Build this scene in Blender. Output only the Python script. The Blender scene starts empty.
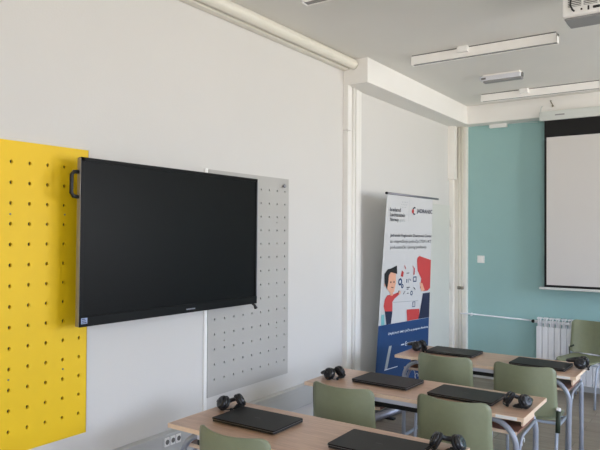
import bpy, bmesh, math, random
from mathutils import Vector, Matrix
random.seed(7)
SC = bpy.context.scene
COL = SC.collection
R = math.radians
PI = math.pi

# ---------------------------------------------------------------- camera
cam_data = bpy.data.cameras.new('camera')
cam = bpy.data.objects.new('camera', cam_data)
COL.objects.link(cam)
cam_data.sensor_fit = 'HORIZONTAL'
cam_data.sensor_width = 36.0
cam_data.lens = 625.5 / 600 * 36.0
cam_data.clip_start = 0.05
yaw, pit, rol = R(34.366), R(0.747), R(0.316)
F = Vector((-math.sin(yaw) * math.cos(pit), math.cos(yaw) * math.cos(pit), math.sin(pit)))
r_ = Vector((math.cos(yaw), math.sin(yaw), 0))
U = r_.cross(F)
r2 = r_ * math.cos(rol) + U * math.sin(rol)
U2 = -r_ * math.sin(rol) + U * math.cos(rol)
mw = Matrix((r2, U2, -F)).transposed().to_4x4()
mw.translation = Vector((2.88, 0, 1.77))
cam.matrix_world = mw
SC.camera = cam

# ---------------------------------------------------------------- room sizes (metres)
CEIL = 3.335
YB = 7.657          # back wall
YF = -3.2           # wall behind the camera
XR = 7.0            # window wall
WINS = [(3.0, 4.8), (5.4, 7.4)]
FW = (3.6, 6.6)      # window in the wall behind the camera
WZ0, WZ1 = 0.95, 2.95

# ---------------------------------------------------------------- world: daylight sky above, sunlit ground below
w = bpy.data.worlds.new('world')
SC.world = w
w.use_nodes = True
nt = w.node_tree
nt.nodes.clear()
out = nt.nodes.new('ShaderNodeOutputWorld')
bg = nt.nodes.new('ShaderNodeBackground')
tc = nt.nodes.new('ShaderNodeTexCoord')
sep = nt.nodes.new('ShaderNodeSeparateXYZ')
ramp = nt.nodes.new('ShaderNodeValToRGB')
mp = nt.nodes.new('ShaderNodeMapRange')
mp.inputs['From Min'].default_value = -1
mp.inputs['From Max'].default_value = 1
nt.links.new(tc.outputs['Generated'], sep.inputs[0])
nt.links.new(sep.outputs['Z'], mp.inputs['Value'])
nt.links.new(mp.outputs[0], ramp.inputs[0])
nt.links.new(ramp.outputs[0], bg.inputs[0])
nt.links.new(bg.outputs[0], out.inputs[0])
els = ramp.color_ramp.elements
els[0].position = 0.0; els[0].color = (0.74, 0.71, 0.67, 1)
els[1].position = 1.0; els[1].color = (0.36, 0.48, 0.80, 1)
e = els.new(0.485); e.color = (0.82, 0.78, 0.73, 1)
e = els.new(0.515); e.color = (0.70, 0.75, 0.84, 1)
e = els.new(0.65); e.color = (0.46, 0.57, 0.84, 1)
bg.inputs[1].default_value = 7.0

for i, (a, b) in enumerate(WINS):
    ld = bpy.data.lights.new('window_daylight', 'AREA')
    ld.shape = 'RECTANGLE'
    ld.size = WZ1 - WZ0
    ld.size_y = b - a
    ld.cycles.is_portal = True
    lo = bpy.data.objects.new('window_daylight', ld)
    lo.location = (XR + 0.12, (a + b) / 2, (WZ0 + WZ1) / 2)
    lo.rotation_euler = (0, R(90), 0)
    COL.objects.link(lo)

ld = bpy.data.lights.new('window_daylight', 'AREA')
ld.shape = 'RECTANGLE'
ld.size = FW[1] - FW[0]
ld.size_y = WZ1 - WZ0
ld.cycles.is_portal = True
lo = bpy.data.objects.new('window_daylight', ld)
lo.location = ((FW[0] + FW[1]) / 2, YF - 0.12, (WZ0 + WZ1) / 2)
lo.rotation_euler = (R(90), 0, 0)
COL.objects.link(lo)

SC.view_settings.view_transform = 'Standard'
SC.view_settings.look = 'None'
SC.view_settings.gamma = 1
SC.view_settings.use_curve_mapping = False
SC.view_settings.exposure = 1.30
SC.cycles.use_denoising = True
SC.cycles.max_bounces = 12
SC.cycles.diffuse_bounces = 8
SC.cycles.sample_clamp_indirect = 8

# ---------------------------------------------------------------- materials
def lin(c):
    return tuple(((v / 255) / 12.92 if v / 255 <= 0.04045 else ((v / 255 + 0.055) / 1.055) ** 2.4) for v in c) + (1,)

def mat(name, rgb, rough=0.6, metal=0.0, noise=0.0, nscale=8.0, bump=0.0, bscale=60.0, spec=0.5, stretch=None, rgb2=None):
    m = bpy.data.materials.new(name)
    m.use_nodes = True
    t = m.node_tree
    b = t.nodes['Principled BSDF']
    c = lin(rgb)
    b.inputs['Base Color'].default_value = c
    b.inputs['Roughness'].default_value = rough
    b.inputs['Metallic'].default_value = metal
    b.inputs['Specular IOR Level'].default_value = spec
    if noise or rgb2 or bump:
        co = t.nodes.new('ShaderNodeTexCoord')
        mpn = t.nodes.new('ShaderNodeMapping')
        t.links.new(co.outputs['Object'], mpn.inputs[0])
        if stretch: mpn.inputs['Scale'].default_value = stretch
    if noise or rgb2:
        n = t.nodes.new('ShaderNodeTexNoise')
        n.inputs['Scale'].default_value = nscale
        n.inputs['Detail'].default_value = 5
        t.links.new(mpn.outputs[0], n.inputs['Vector'])
        cr = t.nodes.new('ShaderNodeValToRGB')
        cr.color_ramp.elements[0].position = 0.3
        cr.color_ramp.elements[1].position = 0.7
        if rgb2:
            cr.color_ramp.elements[0].color = c
            cr.color_ramp.elements[1].color = lin(rgb2)
        else:
            cr.color_ramp.elements[0].color = tuple(v * (1 - noise) for v in c[:3]) + (1,)
            cr.color_ramp.elements[1].color = tuple(min(1, v * (1 + noise)) for v in c[:3]) + (1,)
        t.links.new(n.outputs['Fac'], cr.inputs[0])
        t.links.new(cr.outputs[0], b.inputs['Base Color'])
    if bump:
        n2 = t.nodes.new('ShaderNodeTexNoise')
        n2.inputs['Scale'].default_value = bscale
        t.links.new(mpn.outputs[0], n2.inputs['Vector'])
        bp = t.nodes.new('ShaderNodeBump')
        bp.inputs['Strength'].default_value = bump
        bp.inputs['Distance'].default_value = 0.002
        t.links.new(n2.outputs['Fac'], bp.inputs['Height'])
        t.links.new(bp.outputs[0], b.inputs['Normal'])
    return m

M = {}
M['wall'] = mat('white_wall_paint', (218, 216, 213), 0.85, noise=0.012, nscale=1.5, bump=0.25, bscale=90)
M['ceiling'] = mat('ceiling_paint', (232, 230, 225), 0.9, noise=0.015, nscale=1.2, bump=0.3, bscale=60)
M['beam'] = mat('beam_paint', (240, 238, 234), 0.8, noise=0.01, nscale=2, bump=0.2)
M['teal'] = mat('teal_wall_paint', (158, 196, 195), 0.8, noise=0.02, nscale=2, bump=0.35, bscale=70)
M['cream'] = mat('cream_gloss_paint', (247, 244, 237), 0.4, noise=0.01)
M['pipe'] = mat('cream_pipe_paint', (232, 228, 216), 0.4, noise=0.015)
M['yellow'] = mat('yellow_board', (242, 200, 12), 0.55, noise=0.02, nscale=3)
M['grey_board'] = mat('grey_board', (184, 182, 178), 0.55, noise=0.015, nscale=3)
M['yellow_edge'] = mat('board_edge', (150, 125, 60), 0.7)
M['screw'] = mat('screw_steel', (150, 145, 130), 0.4, 0.8)
M['black'] = mat('black_plastic', (20, 20, 21), 0.45)
M['bezel'] = mat('display_bezel', (13, 13, 14), 0.4, spec=0.15)
M['panel'] = mat('display_glass', (12, 12, 13), 0.36, spec=0.12)
M['alu'] = mat('brushed_aluminium', (150, 150, 158), 0.4, 0.7)
M['sticker'] = mat('blue_white_sticker', (150, 165, 200), 0.5)
M['duct'] = mat('grey_trunking', (198, 199, 198), 0.5, noise=0.02, nscale=3, stretch=(1, .2, 4))
M['white_plastic'] = mat('white_plastic', (248, 247, 244), 0.4)
M['lamp_white'] = mat('lamp_housing_white', (252, 250, 246), 0.45)
M['diffuser'] = mat('lamp_diffuser', (225, 226, 232), 0.3)
M['vent'] = mat('grey_vent', (110, 110, 108), 0.6)
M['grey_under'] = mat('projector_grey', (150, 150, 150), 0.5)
M['screen_white'] = mat('screen_fabric', (214, 211, 208), 0.85, noise=0.008, nscale=2)
M['screen_black'] = mat('screen_border', (14, 14, 15), 0.8)
M['case'] = mat('screen_case_white', (214, 218, 214), 0.5)
M['radiator'] = mat('radiator_enamel', (242, 243, 245), 0.35)
M['floor_pipe'] = mat('dark_floor_pipe', (34, 32, 32), 0.5)
M['laptop'] = mat('laptop_lid_black', (26, 25, 24), 0.5, noise=0.06, nscale=40, spec=0.3)
M['laptop_base'] = mat('laptop_base_black', (26, 26, 27), 0.45)
M['laptop_rim'] = mat('laptop_silver_rim', (135, 135, 140), 0.35, 0.6)
M['steel'] = mat('grey_enamel_tube', (160, 165, 176), 0.28, 0.15)
M['rail'] = mat('pale_rail_enamel', (214, 214, 224), 0.3)
M['chair_frame'] = mat('chair_tube', (172, 180, 192), 0.28, 0.2)
M['chair'] = mat('sage_green_shell', (137, 143, 114), 0.42, noise=0.03, nscale=30, bump=0.12, bscale=400)
M['chair_bracket'] = mat('dark_green_bracket', (46, 58, 42), 0.5)
M['edge'] = mat('light_wood_edge', (240, 212, 184), 0.5, noise=0.05, nscale=20, stretch=(1, 6, 6))
M['wood'] = mat('desk_laminate', (178, 144, 120), 0.3, rgb2=(206, 172, 148), nscale=14, stretch=(0.5, 7, 7))
M['shelf'] = mat('shelf_laminate', (128, 86, 70), 0.4, rgb2=(146, 102, 84), nscale=14, stretch=(0.5, 7, 7))
M['canvas'] = mat('banner_canvas', (204, 205, 206), 0.6)
M['b_blue'] = mat('print_blue', (20, 62, 112), 0.5)
M['b_navy'] = mat('print_navy', (24, 34, 66), 0.5)
M['b_red'] = mat('print_red', (196, 62, 62), 0.5)
M['b_skin'] = mat('print_skin', (226, 168, 140), 0.5)
M['b_hair'] = mat('print_black', (18, 18, 22), 0.5)
M['b_teal'] = mat('print_teal', (120, 185, 190), 0.5)
M['b_white'] = mat('print_white', (225, 230, 238), 0.5)
M['b_grey'] = mat('print_grey', (170, 176, 178), 0.5)
M['b_text'] = mat('print_text_dark', (52, 56, 66), 0.5)
M['door'] = mat('door_paint', (212, 213, 206), 0.5, noise=0.01)
M['rubber'] = mat('black_rubber', (14, 14, 14), 0.7)
M['cushion'] = mat('ear_cushion', (24, 24, 26), 0.55)
M['gloss_grey'] = mat('headset_gloss_grey', (38, 39, 42), 0.25)

# floor: grey-brown laminate planks
def floor_mat():
    m = bpy.data.materials.new('laminate_planks')
    m.use_nodes = True
    t = m.node_tree
    b = t.nodes['Principled BSDF']
    co = t.nodes.new('ShaderNodeTexCoord')
    br = t.nodes.new('ShaderNodeTexBrick')
    br.inputs['Scale'].default_value = 1.0
    br.inputs['Brick Width'].default_value = 1.2
    br.inputs['Row Height'].default_value = 0.14
    br.inputs['Mortar Size'].default_value = 0.002
    br.inputs['Color1'].default_value = lin((160, 148, 130))
    br.inputs['Color2'].default_value = lin((140, 128, 112))
    br.inputs['Mortar'].default_value = lin((88, 80, 70))
    t.links.new(co.outputs['Object'], br.inputs['Vector'])
    mpn = t.nodes.new('ShaderNodeMapping')
    mpn.inputs['Scale'].default_value = (1.2, 22, 1)
    t.links.new(co.outputs['Object'], mpn.inputs[0])
    n = t.nodes.new('ShaderNodeTexNoise')
    n.inputs['Scale'].default_value = 2.5
    n.inputs['Detail'].default_value = 6
    t.links.new(mpn.outputs[0], n.inputs['Vector'])
    mx = t.nodes.new('ShaderNodeMix')
    mx.data_type = 'RGBA'
    mx.blend_type = 'MULTIPLY'
    mx.inputs[0].default_value = 0.55
    cr = t.nodes.new('ShaderNodeValToRGB')
    cr.color_ramp.elements[0].position = 0.35
    cr.color_ramp.elements[0].color = (0.6, 0.58, 0.55, 1)
    cr.color_ramp.elements[1].position = 0.65
    cr.color_ramp.elements[1].color = (1.1, 1.08, 1.05, 1)
    t.links.new(n.outputs['Fac'], cr.inputs[0])
    t.links.new(br.outputs['Color'], mx.inputs[6])
    t.links.new(cr.outputs[0], mx.inputs[7])
    t.links.new(mx.outputs[2], b.inputs['Base Color'])
    b.inputs['Roughness'].default_value = 0.42
    return m
M['floor'] = floor_mat()

def pane_mat():
    m = bpy.data.materials.new('window_pane')
    m.use_nodes = True
    t = m.node_tree
    t.nodes.clear()
    o = t.nodes.new('ShaderNodeOutputMaterial')
    a = t.nodes.new('ShaderNodeBsdfTransparent')
    g = t.nodes.new('ShaderNodeBsdfGlossy')
    g.inputs['Roughness'].default_value = 0.02
    mx = t.nodes.new('ShaderNodeMixShader')
    mx.inputs[0].default_value = 0.06
    t.links.new(a.outputs[0], mx.inputs[1])
    t.links.new(g.outputs[0], mx.inputs[2])
    t.links.new(mx.outputs[0], o.inputs[0])
    return m
M['pane'] = pane_mat()

# ---------------------------------------------------------------- mesh helpers
class MB:
    """collects shapes into one mesh"""
    def __init__(self):
        self.bm = bmesh.new()
        self.mats = []
        self.cur = 0
    def use(self, m):
        if m not in self.mats: self.mats.append(m)
        self.cur = self.mats.index(m)
        return self
    def _tag(self, faces, smooth=False):
        for f in faces:
            f.material_index = self.cur
            f.smooth = smooth
    def box(self, lo, hi, bev=0.0, rot=None, seg=2):
        lo, hi = Vector(lo), Vector(hi)
        c = (lo + hi) / 2
        s = hi - lo
        tmp = bmesh.new()
        bmesh.ops.create_cube(tmp, size=1)
        for v in tmp.verts: v.co = Vector((v.co.x * s.x, v.co.y * s.y, v.co.z * s.z))
        if bev:
            bmesh.ops.bevel(tmp, geom=list(tmp.edges), offset=bev, segments=seg, profile=0.5, affect='EDGES')
        for v in tmp.verts: v.co = (rot @ v.co if rot else v.co) + c
        self._merge(tmp, bool(bev) and seg > 1 and False)
        return self
    def _merge(self, tmp, smooth):
        tmp.verts.index_update()
        vs = [self.bm.verts.new(v.co) for v in tmp.verts]
        for f in tmp.faces:
            try: nf = self.bm.faces.new([vs[v.index] for v in f.verts])
            except ValueError: continue
            nf.material_index = self.cur
            nf.smooth = smooth or f.smooth
        tmp.free()
    def tube(self, pts, rad, seg=12, closed=False, flat=None):
        pts = [Vector(p) for p in pts]
        n = len(pts)
        rings = []
        up = None
        for i, p in enumerate(pts):
            a = pts[i - 1] if (i > 0 or closed) else p
            b = pts[(i + 1) % n] if (i < n - 1 or closed) else p
            t = (b - a).normalized()
            if up is None:
                up = Vector((0, 0, 1)) if abs(t.z) < 0.9 else Vector((1, 0, 0))
            up = (up - t * up.dot(t)).normalized()
            s = t.cross(up)
            rr = rad[i] if isinstance(rad, (list, tuple)) else rad
            fx = flat or 1.0
            rings.append([self.bm.verts.new(p + (s * math.cos(2 * PI * k / seg) * fx + up * math.sin(2 * PI * k / seg)) * rr) for k in range(seg)])
        m = n if closed else n - 1
        fs = []
        for i in range(m):
            A, B = rings[i], rings[(i + 1) % n]
            for k in range(seg):
                fs.append(self.bm.faces.new((A[k], A[(k + 1) % seg], B[(k + 1) % seg], B[k])))
        self._tag(fs, True)
        if not closed:
            self._tag([self.bm.faces.new(list(reversed(rings[0]))), self.bm.faces.new(rings[-1])])
        return self
    def lathe(self, prof, origin=(0, 0, 0), axis='z', seg=20, rot=None):
        """prof: list of (radius, height)"""
        o = Vector(origin)
        rings = []
        for (rr, h) in prof:
            ring = []
            for k in range(seg):
                a = 2 * PI * k / seg
                v = Vector((rr * math.cos(a), rr * math.sin(a), h))
                if axis == 'x': v = Vector((v.z, v.x, v.y))
                if axis == 'y': v = Vector((v.y, v.z, v.x))
                if rot: v = rot @ v
                ring.append(self.bm.verts.new(o + v))
            rings.append(ring)
        fs = []
        for A, B in zip(rings, rings[1:]):
            for k in range(seg):
                fs.append(self.bm.faces.new((A[k], A[(k + 1) % seg], B[(k + 1) % seg], B[k])))
        self._tag(fs, True)
        self._tag([self.bm.faces.new(list(reversed(rings[0]))), self.bm.faces.new(rings[-1])])
        return self
    def prism(self, poly, z0, z1, plane='xy', bev=0):
        def P(a, b, c):
            return {'xy': Vector((a, b, c)), 'yz': Vector((c, a, b)), 'xz': Vector((a, c, b))}[plane]
        tmp = bmesh.new()
        A = [tmp.verts.new(P(a, b, z0)) for a, b in poly]
        B = [tmp.verts.new(P(a, b, z1)) for a, b in poly]
        n = len(poly)
        tmp.faces.new(list(reversed(A)))
        tmp.faces.new(B)
        for i in range(n): tmp.faces.new((A[i], A[(i + 1) % n], B[(i + 1) % n], B[i]))
        if bev: bmesh.ops.bevel(tmp, geom=list(tmp.edges), offset=bev, segments=2, profile=0.5, affect='EDGES')
        self._merge(tmp, False)
        return self
    def build(self, name, m=None, parent=None, smooth_angle=None):
        bmesh.ops.recalc_face_normals(self.bm, faces=self.bm.faces)
        me = bpy.data.meshes.new(name)
        self.bm.to_mesh(me)
        self.bm.free()
        if m is not None: me.materials.append(m)
        else:
            for k in self.mats: me.materials.append(k)
        o = bpy.data.objects.new(name, me)
        COL.objects.link(o)
        if parent is not None: o.parent = parent
        return o

def bx(name, lo, hi, m, parent=None, bev=0.0):
    return MB().box(lo, hi, bev).build(name, m, parent)

def tag(o, label=None, cat=None, group=None, kind=None):
    if label: o['label'] = label
    if cat: o['category'] = cat
    if group: o['group'] = group
    if kind: o['kind'] = kind
    return o

def empty(name, loc, label, cat, group=None, rz=0):
    o = bpy.data.objects.new(name, None)
    o.empty_display_size = 0.1
    COL.objects.link(o)
    o.location = loc
    o.rotation_euler = (0, 0, rz)
    return tag(o, label, cat, group)

def struct(o, label=None):
    return tag(o, label, None, None, 'structure')

def copy_tree(o, parent=None):
    c = o.copy()
    COL.objects.link(c)
    if parent is not None:
        c.parent = parent
        c.matrix_parent_inverse = o.matrix_parent_inverse.copy()
    for ch in [x for x in bpy.data.objects if x.parent == o]:
        copy_tree(ch, c)
    return c

def arc(c, r, a0, a1, n, plane='xz', k=0.0):
    res = []
    for i in range(n + 1):
        a = R(a0 + (a1 - a0) * i / n)
        u, v = c[0] + r * math.cos(a), c[1] + r * math.sin(a)
        res.append({'xz': (u, k, v), 'yz': (k, u, v), 'xy': (u, v, k)}[plane])
    return res

# text -> mesh in local 2D, returned as (verts, faces), fitted to a width
def text_geo(s, width=None, height=None, bold=False):
    cu = bpy.data.curves.new('lettering', 'FONT')
    cu.body = s
    cu.size = 1.0
    cu.resolution_u = 3
    cu.offset = 0.012 if bold else 0.0
    ob = bpy.data.objects.new('lettering', cu)
    COL.objects.link(ob)
    dg = bpy.context.evaluated_depsgraph_get()
    me = bpy.data.meshes.new_from_object(ob.evaluated_get(dg))
    vs = [v.co.copy() for v in me.vertices]
    fs = [tuple(p.vertices) for p in me.polygons]
    bpy.data.objects.remove(ob)
    bpy.data.curves.remove(cu)
    bpy.data.meshes.remove(me)
    x0 = min(v.x for v in vs); x1 = max(v.x for v in vs)
    y0 = min(v.y for v in vs); y1 = max(v.y for v in vs)
    sx = width / (x1 - x0) if width else height / (y1 - y0)
    sy = height / (y1 - y0) if height else sx
    return [((v.x - x0) * sx, (v.y - y0) * sy) for v in vs], fs

def mesh_from(name, verts, faces, m, parent=None):
    me = bpy.data.meshes.new(name)
    me.from_pydata([tuple(v) for v in verts], [], faces)
    me.materials.append(m)
    me.update()
    o = bpy.data.objects.new(name, me)
    COL.objects.link(o)
    if parent is not None: o.parent = parent
    return o

# ================================================================ STRUCTURE
struct(bx('floor', (-0.2, YF - 0.2, -0.1), (XR + 0.25, YB + 0.2, 0), M['floor']))
struct(bx('ceiling', (-0.2, YF - 0.2, CEIL), (XR + 0.25, YB + 0.2, CEIL + 0.15), M['ceiling']))
struct(bx('wall_left', (-0.2, YF - 0.2, 0), (0, YB + 0.2, CEIL), M['wall']))
struct(bx('wall_back', (0, YB, 0), (XR, YB + 0.2, CEIL), M['teal']))
fw = MB()
fw.box((0, YF - 0.2, 0), (XR, YF, WZ0)).box((0, YF - 0.2, WZ1), (XR, YF, CEIL)).box((0, YF - 0.2, WZ0), (FW[0], YF, WZ1)).box((FW[1], YF - 0.2, WZ0), (XR, YF, WZ1))
struct(fw.build('wall_front', M['wall']))
f = MB()
for x in (FW[0], (2 * FW[0] + FW[1]) / 3, (FW[0] + 2 * FW[1]) / 3, FW[1] - 0.05): f.box((x, YF - 0.19, WZ0), (x + 0.05, YF - 0.14, WZ1))
for z in (WZ0, WZ1 - 0.05): f.box((FW[0], YF - 0.19, z), (FW[1], YF - 0.14, z + 0.05))
wo = struct(f.build('window_4', M['white_plastic']))
MB().box((FW[0] + 0.05, YF - 0.168, WZ0 + 0.05), (FW[1] - 0.05, YF - 0.162, WZ1 - 0.05)).build('pane', M['pane'], wo)
rw = MB()
rw.box((XR, YF, 0), (XR + 0.25, YB, WZ0)).box((XR, YF, WZ1), (XR + 0.25, YB, CEIL))
prev = YF
for a, b in WINS + [(YB, None)]:
    rw.box((XR, prev, WZ0), (XR + 0.25, a, WZ1))
    prev = b
struct(rw.build('wall_right', M['wall']))
for i, (a, b) in enumerate(WINS):
    f = MB()
    x0, x1 = XR + 0.14, XR + 0.20
    t = 0.05
    f.box((x0, a, WZ0), (x1, b, WZ0 + t)).box((x0, a, WZ1 - t), (x1, b, WZ1))
    for y in (a, (a + b) / 2 - t / 2, b - t): f.box((x0, y, WZ0), (x1, y + t, WZ1))
    wo = struct(f.build('window_%d' % (i + 1), M['white_plastic']))
    MB().box((x0 + 0.025, a + t, WZ0 + t), (x0 + 0.031, b - t, WZ1 - t)).build('pane', M['pane'], wo)

# ceiling beams: along the left wall past the pilaster, and along the back wall
bm_ = MB()
bm_.box((0, 4.895, 3.112), (0.25, YB, CEIL), 0.004)
bm_.box((0.25, 7.458, 3.112), (XR, YB, CEIL), 0.004)
struct(bm_.build('trim_1', M['beam']), 'boxed white beam under the ceiling along left and back wall')
# vertical pilaster strips on the left wall
p = MB()
p.box((0, 4.895, 0), (0.052, 4.955, 2.70), 0.003)
p.box((0, 4.895, 2.706), (0.052, 4.955, 3.112), 0.003)
p.box((0, 4.955, 0), (0.028, 5.07, 3.112))
p.tube([(0.036, 5.02, 0), (0.036, 5.02, 3.11)], 0.014)
p.box((0, 5.09, 0), (0.03, 5.15, 3.112), 0.004)
p.box((0, 5.17, 0), (0.018, 5.21, 3.112), 0.003)
struct(p.build('trim_2', M['beam']), 'vertical white strips below the end of the beam')
# far corner casing
p = MB()
p.box((0, 7.47, 2.45), (0.085, 7.56, 3.112), 0.003)
p.box((0, 7.52, 0), (0.05, 7.60, 2.47), 0.003)
p.box((0, 7.60, 0), (0.095, YB, 3.112))
p.box((0.155, 7.60, 0), (0.198, YB, 3.112), 0.002)
p.box((0.09, 7.607, 0), (0.16, YB, 3.112))
struct(p.build('trim_3', M['cream']), 'stepped cream casing in the far corner')
# vertical white strip beside the grey pegboard
struct(bx('trim_4', (0, 3.075, 0.54), (0.014, 3.103, 2.20), M['white_plastic'], bev=0.003), 'thin white strip left of the grey pegboard')
struct(bx('baseboard_left', (0, YF, 0), (0.018, 6.6, 0.09), M['duct'], bev=0.003))
struct(bx('baseboard_back', (0.2, YB - 0.018, 0), (XR, YB, 0.08), M['duct'], bev=0.003))
# door in the left wall beyond the banner
d = struct(bx('door_1', (0, 6.68, 0.005), (0.03, 7.46, 2.125), M['door'], bev=0.004), 'pale grey green flush door beyond the banner')
for z in (0.28, 1.08, 1.86):
    MB().tube([(0.036, 7.468, z), (0.036, 7.468, z + 0.09)], 0.008).build('hinge', M['pipe'], d)

# ================================================================ WALL THINGS, LEFT
def pegboard(name, y0, y1, z0, z1, cols, rows, m, hole, x0=0.003, x1=0.017):
    bm = bmesh.new()
    h = 0.05
    ys = [y0] + [cols[0] - h] + [c + h for c in cols] + [y1]
    dz = (rows[1] - rows[0])
    hz = dz / 2
    zs = [z0] + [rows[0] - hz] + [r + hz for r in rows] + [z1]
    def quad(a, b, c, d2):
        bm.faces.new([bm.verts.new((x1, u, v)) for u, v in ((a, c), (b, c), (b, d2), (a, d2))])
    for i in range(len(ys) - 1):
        for j in range(len(zs) - 1):
            ic, jr = i - 1, j - 1
            if 0 <= ic < len(cols) and 0 <= jr < len(rows):
                cy, cz = (ys[i] + ys[i + 1]) / 2, (zs[j] + zs[j + 1]) / 2
                hy, hh = (ys[i + 1] - ys[i]) / 2, (zs[j + 1] - zs[j]) / 2
                inn, outr = [], []
                for k in range(16):
                    a = 2 * PI * k / 16
                    ca, sa = math.cos(a), math.sin(a)
                    q = max(abs(ca), abs(sa))
                    inn.append(bm.verts.new((x1, cy + ca * hole, cz + sa * hole * 1.25)))
                    outr.append(bm.verts.new((x1, cy + ca / q * hy, cz + sa / q * hh)))
                for k in range(16):
                    bm.faces.new((inn[k], outr[k], outr[(k + 1) % 16], inn[(k + 1) % 16]))
            else:
                quad(ys[i], ys[i + 1], zs[j], zs[j + 1])
    bmesh.ops.remove_doubles(bm, verts=bm.verts, dist=0.0002)
    ret = bmesh.ops.extrude_face_region(bm, geom=list(bm.faces))
    for v in [g for g in ret['geom'] if isinstance(g, bmesh.types.BMVert)]: v.co.x = x0
    bmesh.ops.recalc_face_normals(bm, faces=bm.faces)
    me = bpy.data.meshes.new(name)
    bm.to_mesh(me); bm.free()
    me.materials.append(m)
    o = bpy.data.objects.new(name, me)
    COL.objects.link(o)
    return o

root = empty('pegboard', (0, 1.655, 0.69), 'tall bright yellow perforated board on the white wall behind the display', 'pegboard')
cols = [2.1 - 0.0985 * k for k in range(10)][::-1]
rows = [0.803 + 0.1005 * k for k in range(14)]
pb = pegboard('board', 1.155, 2.148, 0.69, 2.213, cols, rows, M['yellow'], 0.0078)
pb.parent = root; pb.location = (0, -1.655, -0.69)
bx('hole_shade_sheet', (0.001, 1.165, 0.70), (0.0045, 2.14, 2.203), M['black'], root).location = (0, -1.655, -0.69)  # black sheet added to stand in for the shade inside the holes
for (y, z) in ((1.704, 1.855), (2.005, 1.86), (1.704, 1.055), (2.003, 1.055), (1.204, 1.855), (1.204, 1.055)):
    s = MB().lathe([(0.005, 0), (0.005, 0.002), (0.002, 0.003)], (0.017, y, z), 'x', 10).build('screw', M['screw'], root)
    s.location = (0, -1.655, -0.69)

root = empty('pegboard', (0, 3.58, 0.668), 'light grey perforated board on the white wall at right of the display', 'pegboard')
cols = [3.171 + 0.1005 * k for k in range(9)]
rows = [0.779 + 0.1011 * k for k in range(14)]
pb = pegboard('board', 3.105, 4.024, 0.668, 2.194, cols, rows, M['grey_board'], 0.0066)
pb.parent = root; pb.location = (0, -3.58, -0.668)
bx('hole_shade_sheet', (0.001, 3.112, 0.676), (0.0045, 4.017, 2.186), M['black'], root).location = (0, -3.58, -0.668)  # black sheet imitates the shaded hollow behind the grey board
for (y, z) in ((3.27, 1.03), (3.872, 1.045), (3.872, 1.85)):
    s = MB().lathe([(0.005, 0), (0.005, 0.002), (0.002, 0.003)], (0.017, y, z), 'x', 10).build('screw', M['screw'], root)
    s.location = (0, -3.58, -0.668)
hk = MB().lathe([(0.006, 0), (0.006, 0.012), (0.014, 0.014), (0.015, 0.022), (0.010, 0.027)], (0.017, 3.945, 2.135), 'x', 16).build('hanging_knob', M['alu'], root)
hk.location = (0, -3.58, -0.668)

# interactive display, hung on the wall in front of both boards
disp = empty('wall_display', (0, 2.731, 1.7155), 'large black flat display with silver left edge mounted over both pegboards', 'display')
disp.rotation_euler = (R(-0.25), 0, 0)
HW, HH = 0.7265, 0.436
XB, XF = 0.118, 0.145
b = MB().box((XB, -HW, -HH), (XF, HW, HH), 0.006); b.build('housing', M['bezel'], disp)
b = MB()
t1, tb = 0.020, 0.052
b.box((XF - 0.002, -HW, HH - t1), (XF + 0.008, HW, HH), 0.002)
b.box((XF - 0.002, -HW, -HH), (XF + 0.010, HW, -HH + tb), 0.002)
b.box((XF - 0.002, -HW, -HH), (XF + 0.008, -HW + t1, HH), 0.002)
b.box((XF - 0.002, HW - t1, -HH), (XF + 0.008, HW, HH), 0.002)
b.build('bezel', M['bezel'], disp)
bx('screen_panel', (XF - 0.001, -HW + t1, -HH + tb), (XF + 0.003, HW - t1, HH - t1), M['panel'], disp)
MB().box((XB + 0.004, -HW - 0.003, -HH + 0.002), (XF + 0.004, -HW + 0.002, HH - 0.004), 0.001).build('side_trim', M['alu'], disp)
MB().box((XF + 0.000, HW - 0.004, -HH + 0.03), (XF + 0.0095, HW + 0.002, HH - 0.02), 0.001).build('side_trim', M['alu'], disp)
MB().box((XF + 0.010, -HW + 0.008, -HH + 0.016), (XF + 0.011, -HW + 0.045, -HH + 0.046)).build('sticker', M['sticker'], disp)
l = MB()
for k in range(3): l.box((XF + 0.011, -HW + 0.012, -HH + 0.020 + k * 0.009), (XF + 0.0114, -HW + 0.040 - 0.004 * k, -HH + 0.024 + k * 0.009))
l.build('sticker_print', M['b_navy'], disp)
l = MB()
for k in range(7): l.box((XF + 0.010, 0.035 + k * 0.011, -HH + 0.018), (XF + 0.0108, 0.043 + k * 0.011, -HH + 0.026))
l.build('wordmark', M['alu'], disp)
MB().tube([(XB + 0.012, -HW, 0.36), (XB + 0.012, -HW - 0.030, 0.358), (XB + 0.012, -HW - 0.042, 0.342), (XB + 0.012, -HW - 0.042, 0.25), (XB + 0.012, -HW - 0.030, 0.234), (XB + 0.012, -HW, 0.230)], 0.0105, 10).build('handle', M['black'], disp)
MB().box((0.018, -0.3, -0.25), (XB, 0.3, 0.25), 0.004).build('wall_mount', M['black'], disp)
MB().tube([(XF - 0.01, HW - 0.03, -HH - 0.001), (XF - 0.004, HW - 0.01, -HH - 0.012), (XF - 0.002, HW + 0.004, -HH - 0.034)], [0.006, 0.009, 0.013], 10).build('stylus_holder', M['black'], disp)

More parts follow.
